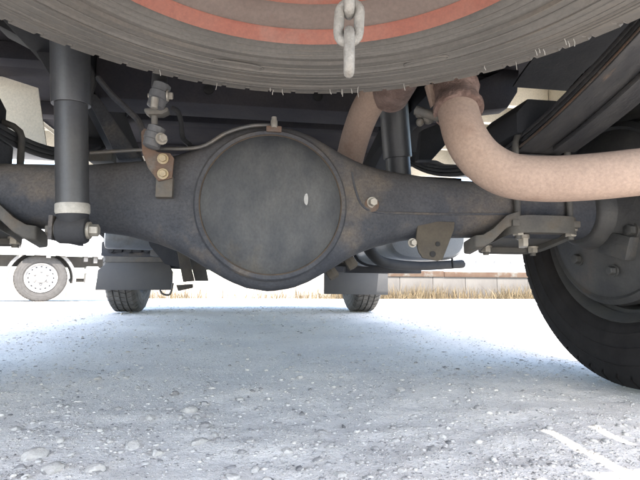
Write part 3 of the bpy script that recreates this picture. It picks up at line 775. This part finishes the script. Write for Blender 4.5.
# --- front mud flaps and what hangs above them
def flap(pts, Y, nm='mud_flap'):
    bm = B(); prism(bm, [P(x, y, Y=Y) for x, y in pts], (0, 0.008, 0)); return part(nm, bm, 'flap', bevel=0.002)
fl = flap([(95, 290), (172, 290), (173, 272), (168, 262), (108, 262), (98, 270)], 3.0)
bm = B(); prism(bm, [P(x, y, Y=2.995) for x, y in ((106, 256), (170, 257), (170, 262), (106, 262))], (0, 0.03, 0)); part('flap_strip', bm, 'bracket', fl)
fl = flap([(324, 294), (388, 295), (388, 273), (324, 271)], 3.0)
bm = B(); prism(bm, [P(x, y, Y=2.995) for x, y in ((324, 266), (389, 268), (389, 273), (324, 271))], (0, 0.03, 0)); part('flap_strip', bm, 'black', fl)
bm = B(); tube(bm, [P(160, 290, 2.9), P(163, 294, 2.9), P(170, 294, 2.9), P(173, 283, 2.9)], 0.006, 8, sub=5); part('flap_wire', bm, 'bracket', fl)

# front axle, gearbox, prop shaft, tank, muffler
bm = B(); tube(bm, [(-0.76, DF, 0.36), (-0.45, DF, 0.33), (0.45, DF, 0.33), (0.75, DF, 0.36)], 0.04, 12, sub=4); part('front_axle', bm, 'black')
bm = B(); lathe(bm, [(0.06, 0), (0.09, 0.05), (0.12, 0.25), (0.15, 0.5), (0.2, 0.62), (0.2, 0.7), (0.16, 1.1)], (DX*0.5, 2.2, 0.50), (0, 1, -0.02), 28); part('gearbox', bm, 'grey')
bm = B(); tube(bm, [(DX, 0.97, AX_Z + 0.01), (DX, 1.06, 0.365), (0.02, 2.2, 0.48)], [0.05, 0.034, 0.034], 20); part('propeller_shaft', bm, 'black')
# fuel tank on the right, bluish
bm = B(); tp = []
cl, cr = P(386, 252, Y=1.75), P(467, 252, Y=1.75)
xl, xr, zb, zt = cl.x, cr.x, P(430, 261, Y=1.75).z, 0.52
for k in range(28):
    a = 2*math.pi*k/28; cs, sn = math.cos(a), math.sin(a)
    tp.append(((xl + xr)/2 + (xr - xl)/2*math.copysign(abs(cs)**0.6, cs), (zb + zt)/2 + (zt - zb)/2*math.copysign(abs(sn)**0.6, sn)))
secs = []
for y, k in ((1.74, 0.90), (1.755, 0.97), (1.78, 1.0), (2.5, 1.0), (2.55, 0.93)):
    secs.append([((xl+xr)/2 + (x - (xl+xr)/2)*k, y, (zb+zt)/2 + (z - (zb+zt)/2)*k) for x, z in tp])
rings(bm, secs); tk = part('fuel_tank', bm, 'tank', smooth=50)
for y in (1.95, 2.3):
    bm = B(); tube(bm, [((xl+xr)/2 + (x - (xl+xr)/2)*1.015, y, (zb+zt)/2 + (z - (zb+zt)/2)*1.015) for x, z in tp], 0.010, 6, closed=True); part('tank_strap', bm, 'black', tk)
bm = B(); tube(bm, [P(345, 232, 1.5), P(362, 240, 1.5), P(372, 254, 1.5), P(386, 263, 1.55), P(420, 266, 1.7), P(462, 264, 1.8)], 0.017, 14, sub=5); part('filler_hose', bm, 'hose')
bm = B(); a, b_ = P(345, 269, Y=2.2), P(420, 269, Y=2.2); box(bm, a.x, b_.x, 2.18, 2.24, a.z - 0.018, a.z + 0.012); part('cross_bar', bm, 'black', bevel=0.004)
bm = B(); tube(bm, [P(452, 258, 1.6), P(453, 268, 1.6)], 0.004, 8); part('drain_tube', bm, 'hose')
# left: muffler and frame pieces seen under the axle arm
bm = B(); a = P(130, 238, Y=2.35); lathe(bm, [(0.03, -0.11), (0.05, -0.105), (0.055, -0.09), (0.055, 0.09), (0.05, 0.105), (0.03, 0.11)], a, (1, 0.25, 0), 28); mf = part('muffler', bm, 'tank')
bm = B(); a, b_ = P(102, 256, Y=2.7), P(176, 243, Y=2.7); box(bm, a.x, b_.x, 2.68, 2.76, a.z, b_.z); part('cab_mount_beam', bm, 'axle', bevel=0.006)
for px in (112, 130, 148, 163):
    p = P(px, 250, Y=2.675); bm = B(); hexbolt(bm, p, (0, -1, 0), 0.016, 0.02, 1.3); part('beam_bolt', bm, 'black')
for (pts, Y, m_) in (([(176, 246), (186, 248), (194, 281), (183, 282)], 1.95, 'tan'), ([(187, 249), (204, 258), (208, 281), (195, 281)], 2.0, 'bracket')):
    bm = B(); prism(bm, [P(x, y, Y=Y) for x, y in pts], (0, 0.03, 0)); part('hanging_plate', bm, m_, bevel=0.002)
bm = B(); prism(bm, [P(x, y, Y=2.4) for x, y in ((176, 285), (192, 284), (192, 288), (178, 291))], (0, 0.05, 0)); part('skid_tab', bm, 'tan', bevel=0.003)
bm = B(); prism(bm, [P(x, y, Y=2.2) for x, y in ((146, 234), (176, 250), (180, 268), (165, 264), (150, 246))], (0, 0.05, 0)); part('gusset_plate', bm, 'black')
for (x0, y0, x1, y1, Y, m_) in ((103, 236, 116, 246, 2.6, 'black'), (150, 238, 160, 256, 2.5, 'grey'), (162, 244, 174, 262, 2.6, 'black'), (118, 226, 146, 231, 2.3, 'grey'), (108, 247, 122, 252, 2.66, 'black'), (128, 247, 142, 252, 2.66, 'black'), (148, 247, 160, 252, 2.66, 'black')):
    bm = B(); a, b_ = P(x0, y1, Y=Y), P(x1, y0, Y=Y); box(bm, a.x, b_.x, Y, Y + 0.06, a.z, b_.z); part('bracket_block', bm, m_, bevel=0.006)
bm = B(); tube(bm, [P(100, 232, 2.5), P(120, 246, 2.5), P(150, 244, 2.45), P(176, 252, 2.4)], 0.012, 8, sub=5); part('fuel_line', bm, 'hose')
bm = B(); box(bm, -0.30, 0.36, 2.3, 3.0, 0.30, 0.42); part('engine_undertray', bm, 'black', bevel=0.02)

bm = B(); prism(bm, [P(x, y, Y=1.42) for x, y in ((-40, 66), (4, 77), (38, 88), (47, 150), (-40, 150))], (0, 0.004, 0)); part('splash_panel', bm, 'cream')
for sx in (1, -1):
    bm = B(); secs = []
    for a in np.linspace(R(62), R(172), 25):
        y, z = DR + 0.44*math.cos(a), AX_Z + 0.40*math.sin(a)
        xa, xb = sorted((sx*0.66 + (0.05 if sx < 0 else 0), sx*0.985))
        y2, z2 = DR + 0.445*math.cos(a), AX_Z + 0.405*math.sin(a)
        secs.append([(xa, y, z), (xb, y, z), (xb, y2, z2), (xa, y2, z2)])
    rings(bm, secs); part('wheel_house', bm, 'black', smooth=60)
# --- pieces in the two upper corners
bm = B(); prism(bm, [P(x, y, Y=.93) for x, y in ((-8, 22), (30, 42), (56, 86), (58, 90), (66, 90), (66, 40), (20, 8))], (0, 0.06, 0)); part('shock_mount_gusset', bm, 'black', bevel=0.003)
bm = B(); prism(bm, [P(x, y, Y=1.1) for x, y in ((84, 92), (96, 94), (140, 158), (118, 160))], (0, 0.03, 0)); part('frame_gusset', bm, 'axle', bevel=0.003)
bm = B(); prism(bm, [P(x, y, Y=1.12) for x, y in ((88, 152), (112, 150), (112, 161), (88, 161))], (0, 0.04, 0)); part('pipe_clamp', bm, 'bracket', bevel=0.003)
bm = B(); prism(bm, [P(x, y, Y=1.15) for x, y in ((466, 86), (520, 62), (518, 92), (508, 108), (480, 111), (474, 100))], (0, 0.05, 0)); part('spring_hanger', bm, 'navy', bevel=0.006)
bm = B(); prism(bm, [P(x, y, Y=1.2) for x, y in ((422, 130), (452, 118), (450, 140), (432, 160), (418, 160))], (0, 0.03, 0)); part('frame_gusset', bm, 'black', bevel=0.004)
bm = B(); prism(bm, [P(x, y, Y=1.05) for x, y in ((420, 176), (462, 178), (462, 188), (420, 186))], (0, 0.06, 0)); part('line_bracket', bm, 'black', bevel=0.003)

# ------------------------------------------------------------------ spare wheel hung under the bed
SPC = Vector((0.036, 0.29, 0.468)); SPR = 0.379
spare = thing('spare_wheel', SPC, 'grey dusty spare tyre on a faded red rim, lying flat under the truck bed', 'spare wheel')
SW = 0.19
cz = SPC + Vector((0, 0, SW/2))
bm = B(); tyre_mesh(bm, cz, (0, 0, -1), SPR, SW, 0.226, tread=0.168, nblk=72, lug=0.002)
tyre = obj('tyre', bm, M['sparerubber'], spare, smooth=30)
bm = B()
b0 = SPC.z + 0.012
lathe(bm, [(0.2255, 0.004), (0.2265, -0.003), (0.2225, -0.006), (0.2195, -0.002), (0.2165, 0.004), (0.213, 0.0065)], (SPC.x, SPC.y, b0), (0, 0, 1), 96, cap=False)
obj('rim_flange', bm, M['redrim'], spare)
bm = B()
lathe(bm, [(0.2135, 0.0067), (0.208, 0.008), (0.200, 0.013), (0.190, 0.018), (0.184, 0.0185)], (SPC.x, SPC.y, b0), (0, 0, 1), 96, cap=False)
bmesh.ops.delete(bm, geom=[f for f in bm.faces if len(f.verts) > 4], context='FACES_ONLY')
obj('rim_well', bm, M['dustband'], spare)
bm = B()
lathe(bm, [(0.1845, 0.0183), (0.176, 0.021), (0.160, 0.036), (0.14, 0.046), (0.12, 0.040), (0.09, 0.032), (0.07, 0.030), (0.045, 0.032)], (SPC.x, SPC.y, b0), (0, 0, 1), 96, cap=False)
obj('rim_disc', bm, M['redrim'], spare)
for k in range(6):
    a = 2*math.pi*k/6 + 0.3; bm = B(); lathe(bm, [(0.011, 0), (0.011, 0.002)], (SPC.x + 0.065*math.cos(a), SPC.y + 0.065*math.sin(a), b0 + 0.026), (0, 0, 1), 16); obj('stud_hole', bm, M['hose'], spare)
# raised moulded marks on the sidewall, worn past reading
def side_arc(a0, a1, r, th, hgt):
    bm = B(); secs = []
    for a in np.linspace(a0, a1, max(3, int((a1 - a0)*60))):
        d = Vector((math.sin(a), math.cos(a), 0))
        z = SPC.z - 0.0008
        secs.append([SPC + d*(r - th) + Vector((0, 0, z - SPC.z + 0.006)), SPC + d*(r - th*0.6) + Vector((0, 0, z - SPC.z - hgt)), SPC + d*(r + th*0.6) + Vector((0, 0, z - SPC.z - hgt)), SPC + d*(r + th) + Vector((0, 0, z - SPC.z + 0.006))])
    rings(bm, secs); obj('moulded_mark', bm, M['sparerubber'], tyre, smooth=None)
side_arc(-1.2, 1.4, 0.291, 0.0012, 0.0006)
side_arc(-1.2, 1.4, 0.262, 0.0012, -0.001)
side_arc(-1.3, 1.4, 0.3135, 0.0010, -0.0005)
for rr_ in (0.242, 0.250, 0.276, 0.302, 0.324, 0.332, 0.340):
    H_ = SPR - 0.226; fr = (rr_ - 0.226)/H_
    off = float(np.interp(fr, [0.08, 0.16, 0.21, 0.38, 0.55, 0.64, 0.78, 0.87], [0.90, 0.93, 0.953, 0.99, 1.0, 0.985, 0.95, 0.90]))*SW/2
    zz_ = SPC.z + SW/2 - off
    bm = B(); tube(bm, [Vector((SPC.x + rr_*math.cos(a), SPC.y + rr_*math.sin(a), zz_)) for a in np.linspace(0, 2*math.pi, 121)[:-1]], 0.0011, 6, closed=True); obj('sidewall_rib', bm, M['sparerubber'], tyre, smooth=60)
for (px, py, hw_, hh_) in ((426, 62, 0.026, 0.0065), (238, 66, 0.030, 0.0075)):
    c_ = P(px, py, z=SPC.z); d_ = (c_ - SPC); d_.z = 0; rr_ = d_.length; a_ = math.atan2(d_.x, d_.y)
    ring_ = []
    for q in np.linspace(0, 2*math.pi, 33)[:-1]:
        aa = a_ + hw_/rr_*math.copysign(abs(math.cos(q))**0.7, math.cos(q)); r2 = rr_ + hh_*math.sin(q)
        ring_.append(Vector((SPC.x + r2*math.sin(aa), SPC.y + r2*math.cos(aa), SPC.z + 0.0008 + 0.0035*max(0, (r2 - 0.315)/0.03))))
    bm = B(); tube(bm, ring_, 0.0011, 6, closed=True); obj('moulded_mark', bm, M['sparerubber'], tyre)
# little rubber hairs left by the mould
hrng = random.Random(3)
for k in range(20):
    a = hrng.uniform(-0.95, 1.15); rr = hrng.choice([0.3665, 0.350, 0.342, 0.335, 0.345])
    d = Vector((math.sin(a), math.cos(a), 0))
    zz = 0.016 if rr > 0.36 else 0.004
    p0 = SPC + d*rr + Vector((0, 0, zz))
    tip = p0 + d*hrng.uniform(0.0, 0.003) + Vector((hrng.uniform(-.002, .002), 0, -hrng.uniform(0.003, 0.007) - zz*0.6))
    bm = B(); tube(bm, [p0, (p0 + tip)/2 + Vector((hrng.uniform(-.001, .001), 0, 0)), tip], 0.00045, 5); obj('rubber_hair', bm, M['hair'], tyre)
# carrier that holds it up
bm = B(); lathe(bm, [(0.0, 0.030), (0.05, 0.031), (0.055, 0.036), (0.03, 0.05), (0.012, 0.06), (0.012, 0.26)], (SPC.x, SPC.y, b0), (0, 0, 1), 28); part('spare_carrier', bm, 'black')
# ------------------------------------------------------------------ hoist chain
c0 = P(349, 40, Y=0.30)
chain = thing('hoist_chain', (c0.x, c0.y, 0.49), 'short pale zinc chain hanging from the middle of the spare wheel', 'chain')
LW, LL, LR = 0.0067, 0.0345, 0.0036
def link_pts(z_bot, face, tilt=0.0):
    hl = LL/2 - LR; hw = LW; s = hl - hw; out = []
    for k in range(9): a = math.pi*k/8; out.append((math.cos(a)*hw, s + math.sin(a)*hw))
    for k in range(9): a = math.pi + math.pi*k/8; out.append((math.cos(a)*hw, -s + math.sin(a)*hw))
    ca, sa = math.cos(face), math.sin(face)
    zc = z_bot + LL/2
    return [Vector((c0.x + ca*x + tilt*(z), c0.y + sa*x, zc + z)) for x, z in out]
zb = P(348, 77, Y=0.30).z
k = 0; z = zb
while z < 0.53:
    bm = B(); f_ = R(80) if k % 2 == 0 else R(-12)
    tube(bm, link_pts(z, f_, 0.05*math.sin(k*1.7)), LR, 10, closed=True); obj('link', bm, M['chain'], chain, smooth=80)
    z += LL - 4*LR*0.98; k += 1

# ------------------------------------------------------------------ white truck parked behind
def bg_truck():
    wc = P(41, 279, Y=7.8); gz = float(base_z(7.8)); rw = wc.z - gz
    rt = 0.36
    yaw = R(24)
    U_ = Vector((math.cos(yaw), math.sin(yaw), 0)); Nn = Vector((math.sin(yaw), -math.cos(yaw), 0))   # along, towards us
    Z = Vector((0, 0, 1))
    o0 = Vector((wc.x, wc.y, gz))
    t = thing('parked_truck', o0, 'white flatbed truck parked broadside on the sunlit gravel beyond the axle', 'truck')
    def L(u, n, z): return o0 + U_*u + Nn*n + Z*z
    def bx(name, u0, u1, n0, n1, z0, z1, m_, par=None, bev=0.0):
        bm = B(); obox(bm, L((u0+u1)/2, (n0+n1)/2, (z0+z1)/2), U_*((u1-u0)/2), Nn*((n1-n0)/2), Z*((z1-z0)/2)); return obj(name, bm, M[m_], par or t, bevel=bev)
    bx('bed_floor', -3.2, 1.15, -1.75, 0.06, 0.86, 0.92, 'white', bev=0.01)
    g1 = None
    for a, b_ in ((-3.2, -1.77), (-1.73, -0.32), (-0.28, 1.15)):
        g = bx('bed_side_board', a, b_, 0.062, 0.092, 0.70, 1.32, 'white', bev=0.008)
        for q in (0.2, 0.75): bx('board_rib', a + 0.03, b_ - 0.03, 0.093, 0.105, 0.72 + q*0.5, 0.76 + q*0.5, 'white', g, 0.004)
        for q in (0.25, 0.75): bx('board_hinge', a + (b_-a)*q - 0.03, a + (b_-a)*q + 0.03, 0.094, 0.115, 0.66, 0.76, 'guard', g, 0.004)
    bx('tail_board', 1.152, 1.18, -1.75, 0.09, 0.60, 1.32, 'white', bev=0.008)
    bx('tail_post', 1.182, 1.22, 0.02, 0.10, 0.50, 1.32, 'tank', bev=0.008)
    for n in (-1.15, -0.55): bx('frame_rail', -5.0, 1.1, n - 0.03, n + 0.03, 0.55, 0.72, 'guard')
    for u in (-2.4, -1.2, 0.0, 0.9): bx('floor_beam', u - 0.03, u + 0.03, -1.74, 0.05, 0.78, 0.855, 'guard')
    def whl(u, n, s, face):
        c = L(u, n, rt); ax = Nn*s
        bm = B(); lathe(bm, [(0.205, -0.08), (0.225, 0.085), (0.222, 0.098), (0.205, 0.08), (0.195, 0.05), (0.165, 0.058), (0.12, 0.075), (0.075, 0.07), (0.07, 0.11), (0.04, 0.13), (0.0, 0.132)], c, ax, 48)
        w_ = obj('wheel', bm, M['hubwhite'], t)
        bm = B(); tyre_mesh(bm, c, ax, rt, 0.19, 0.222, nblk=40); obj('tyre', bm, M['oldtyre'], w_, smooth=30)
        if face:
            u2 = Z; w2 = ax.cross(u2)
            for k in range(16):
                a = 2*math.pi*k/16; d = u2*math.cos(a) + w2*math.sin(a)
                bm = B(); lathe(bm, [(0.014, 0), (0.014, 0.003)], c + d*0.165 + ax*0.0575, ax, 10); obj('vent_hole', bm, M['black'], w_)
            for k in range(6):
                a = 2*math.pi*k/6; d = u2*math.cos(a) + w2*math.sin(a)
                bm = B(); hexbolt(bm, c + d*0.097 + ax*0.071, ax, 0.014, 0.02); obj('wheel_nut', bm, M['guard'], w_)
    whl(0, -0.10, 1, True); whl(0, -0.32, 1, False); whl(0, -1.60, -1, True); whl(0, -1.38, -1, False)
    whl(-3.9, -0.15, 1, True); whl(-3.9, -1.55, -1, True)
    bm = B(); tube(bm, [L(0, -1.5, rt), L(0, -0.2, rt)], 0.07, 12); obj('axle', bm, M['guard'], t)
    # mudguard arch over the rear wheel
    bm = B(); secs = []
    for a in np.linspace(R(-8), R(188), 25):
        r0, r1 = 0.43, 0.475
        cs, sn = math.cos(a), math.sin(a)
        secs.append([L(cs*r0, -0.45, rt - 0.02 + sn*r0), L(cs*r1, -0.45, rt - 0.02 + sn*r1), L(cs*r1, 0.02, rt - 0.02 + sn*r1), L(cs*r0, 0.02, rt - 0.02 + sn*r0)])
    rings(bm, secs); obj('mudguard', bm, M['guard'], t, smooth=50)
    for u, z in ((0.60, 0.62), (0.74, 0.60), (0.95, 0.62)): bx('bracket', u - 0.03, u + 0.03, -0.2, 0.02, z, z + 0.12, 'guard', bev=0.01)
    bm = B(); tube(bm, [L(0.55, -0.05, 0.45), L(0.70, 0.0, 0.50), L(0.9, 0.0, 0.47), L(1.0, 0.0, 0.42)], 0.035, 10, sub=4); obj('air_pipe', bm, M['hubwhite'], t)
    bx('tool_box', 0.62, 0.80, -0.35, -0.02, 0.28, 0.55, 'white', bev=0.02)
    bx('rear_lamp_box', 0.86, 1.14, -0.3, 0.0, 0.36, 0.56, 'tank', bev=0.02)
    bx('under_run_bar', 0.5, 1.1, -1.5, -0.4, 0.30, 0.36, 'bracket', bev=0.01)
    bx('battery_box', -1.15, -0.62, -0.42, -0.05, 0.34, 0.62, 'guard', bev=0.02)
    bx('side_rail', -3.0, -0.55, -0.03, 0.0, 0.42, 0.48, 'white', bev=0.01)
    bm = B(); prism(bm, [L(-3.3, 0.05, 0.45), L(-3.3, 0.05, 2.1), L(-4.7, 0.05, 2.1), L(-5.1, 0.05, 1.25), L(-5.15, 0.05, 0.45), L(-4.4, 0.05, 0.45), L(-4.25, 0.05, 0.78), L(-3.6, 0.05, 0.78), L(-3.45, 0.05, 0.45)], Nn*-1.75)
    cb = obj('cab', bm, M['white'], t, bevel=0.03)
    bm = B(); prism(bm, [L(-3.6, 0.052, 1.3), L(-3.6, 0.052, 1.95), L(-4.5, 0.052, 1.95), L(-4.8, 0.052, 1.3)], Nn*0.01); obj('window', bm, M['glass'], cb)
bg_truck()

# ------------------------------------------------------------------ low concrete wall with rusty coping, dry grass
WY = 12.0; gz = -0.22
wall = thing('yard_wall', (3.0, WY, gz), 'low stained concrete wall with a rusty steel coping at the far side of the yard', 'wall')
wt = P(450, 277, Y=WY).z; ct = P(450, 271.5, Y=WY).z
x = -6.0
while x < 9.5:
    w_ = 0.90
    bm = B(); box(bm, x + 0.006, x + w_ - 0.006, WY + rng.uniform(-0.006, 0.006), WY + 0.12, gz - 0.05, wt)
    obj('panel', bm, M['wall' if x > 1.9 else 'plaster'], wall, bevel=0.006); x += w_
bm = B(); box(bm, -6.0, 9.5, WY + 0.02, WY + 0.10, gz - 0.05, wt - 0.03); obj('wall_core', bm, M['wall'], wall)
x = 2.1
while x < 9.5:
    bm = B(); box(bm, x + 0.004, x + 2.996 if x + 3 < 9.5 else 9.5, WY - 0.04 + rng.uniform(-0.008, 0.008), WY + 0.16, wt + 0.002, ct + rng.uniform(-0.01, 0.01)); obj('coping', bm, M['coping'], wall, bevel=0.006); x += 3.0
ng = 5200
gx_ = rng.uniform(-2.5, 8.0, ng); gy_ = WY - np.abs(rng.normal(0.10, 0.22, ng)) - 0.02
dens = vnoise(gx_ + 40, gy_*0 + 3, 1.3, 31) + 0.5
keep = rng.random(ng) < np.clip(dens*1.3 + 0.05, 0.05, 1) * np.where(gx_ > 1.2, 1.0, 0.35)
gx_, gy_ = gx_[keep], gy_[keep]; m_ = len(gx_)
hh = rng.uniform(0.10, 0.46, m_) * rng.uniform(0.5, 1.1, m_); le = rng.normal(0, 0.10, (m_, 2)); wd = rng.uniform(0.004, 0.010, m_)
ang = rng.uniform(0, math.pi, m_); dx, dy = np.cos(ang)*wd, np.sin(ang)*wd
base = np.stack([gx_, gy_, np.full(m_, gz - 0.01)], 1)
v0 = base - np.stack([dx, dy, 0*dx], 1); v1 = base + np.stack([dx, dy, 0*dx], 1)
mid = base + np.stack([le[:, 0]*0.4, le[:, 1]*0.4, hh*0.6], 1)
v2 = mid + np.stack([dx, dy, 0*dx], 1)*0.7; v3 = mid - np.stack([dx, dy, 0*dx], 1)*0.7
tip = base + np.stack([le[:, 0], le[:, 1], hh], 1); v4 = tip + np.stack([dx, dy, 0*dx], 1)*0.1; v5 = tip - np.stack([dx, dy, 0*dx], 1)*0.1
vv = np.stack([v0, v1, v2, v3, v4, v5], 1).reshape(-1, 3); k = np.arange(m_)*6
ff = np.concatenate([np.stack([k, k+1, k+2, k+3], 1), np.stack([k+3, k+2, k+4, k+5], 1)])
gr = np_mesh('dry_grass', vv, ff, M['drygrass'])
tag(gr, 'dry straw coloured grass growing along the foot of the wall', 'grass', kind='stuff')

# ------------------------------------------------------------------ beyond the wall: a white van and a pale shed
def van():
    c = P(478, 262, Y=20.0); gz2 = -0.22
    t = thing('white_van', (c.x, 20.0, gz2), 'small white van parked beyond the low wall', 'van')
    pr = [(-1.9, 0.35), (-1.95, 0.75), (-1.75, 1.0), (-1.0, 1.12), (-0.4, 1.62), (1.6, 1.66), (1.85, 1.1), (1.9, 0.35)]
    bm = B(); prism(bm, [(c.x + u, 20.0, gz2 + z) for u, z in pr], (0, 1.55, 0)); obj('body', bm, M['white'], t, bevel=0.06)
    for a in ([(-0.85, 1.12), (-0.38, 1.52), (0.1, 1.52), (0.1, 1.12)], [(0.16, 1.12), (0.16, 1.52), (0.85, 1.52), (0.85, 1.12)], [(0.92, 1.12), (0.92, 1.52), (1.55, 1.52), (1.65, 1.12)]):
        bm = B(); prism(bm, [(c.x + u, 19.985, gz2 + z) for u, z in a], (0, 0.02, 0)); obj('window', bm, M['tank'], t)
    for u in (-1.25, 1.2):
        for y in (20.08, 21.47):
            bm = B(); tyre_mesh(bm, (c.x + u, y, gz2 + 0.29), (0, 1, 0), 0.29, 0.17, 0.17, nblk=24); tt = obj('tyre', bm, M['rubber'], t, smooth=30)
            bm = B(); lathe(bm, [(0.175, -0.07), (0.175, 0.07), (0.05, 0.075), (0.0, 0.075)], (c.x + u, y, gz2 + 0.29), (0, -1, 0), 24); obj('rim', bm, M['hubwhite'], tt)
van()
def shed():
    Y = 45.0; gz2 = -0.22
    t = thing('shed', (14, Y, gz2), 'long pale metal shed far behind the yard wall', 'building')
    bm = B(); box(bm, 2, 34, Y, Y + 12, gz2, 5.0); obj('wall', bm, M['building'], t)
    bm = B(); prism(bm, [(1.6, Y - 0.5, 4.98), (1.6, Y + 6, 7.0), (1.6, Y + 12.5, 4.98), (1.6, Y + 12.5, 4.8), (1.6, Y - 0.5, 4.8)], (32.8, 0, 0)); obj('roof', bm, M['roof'], t)
    for k in range(6):
        bm = B(); box(bm, 5 + k*4.6, 7 + k*4.6, Y - 0.04, Y + 0.05, gz2 + 1.6, gz2 + 2.8); w_ = obj('window', bm, M['white'], t)
        bm = B(); box(bm, 5.1 + k*4.6, 6.9 + k*4.6, Y - 0.05, Y + 0.02, gz2 + 1.7, gz2 + 2.7); obj('pane', bm, M['tank'], w_)
shed()
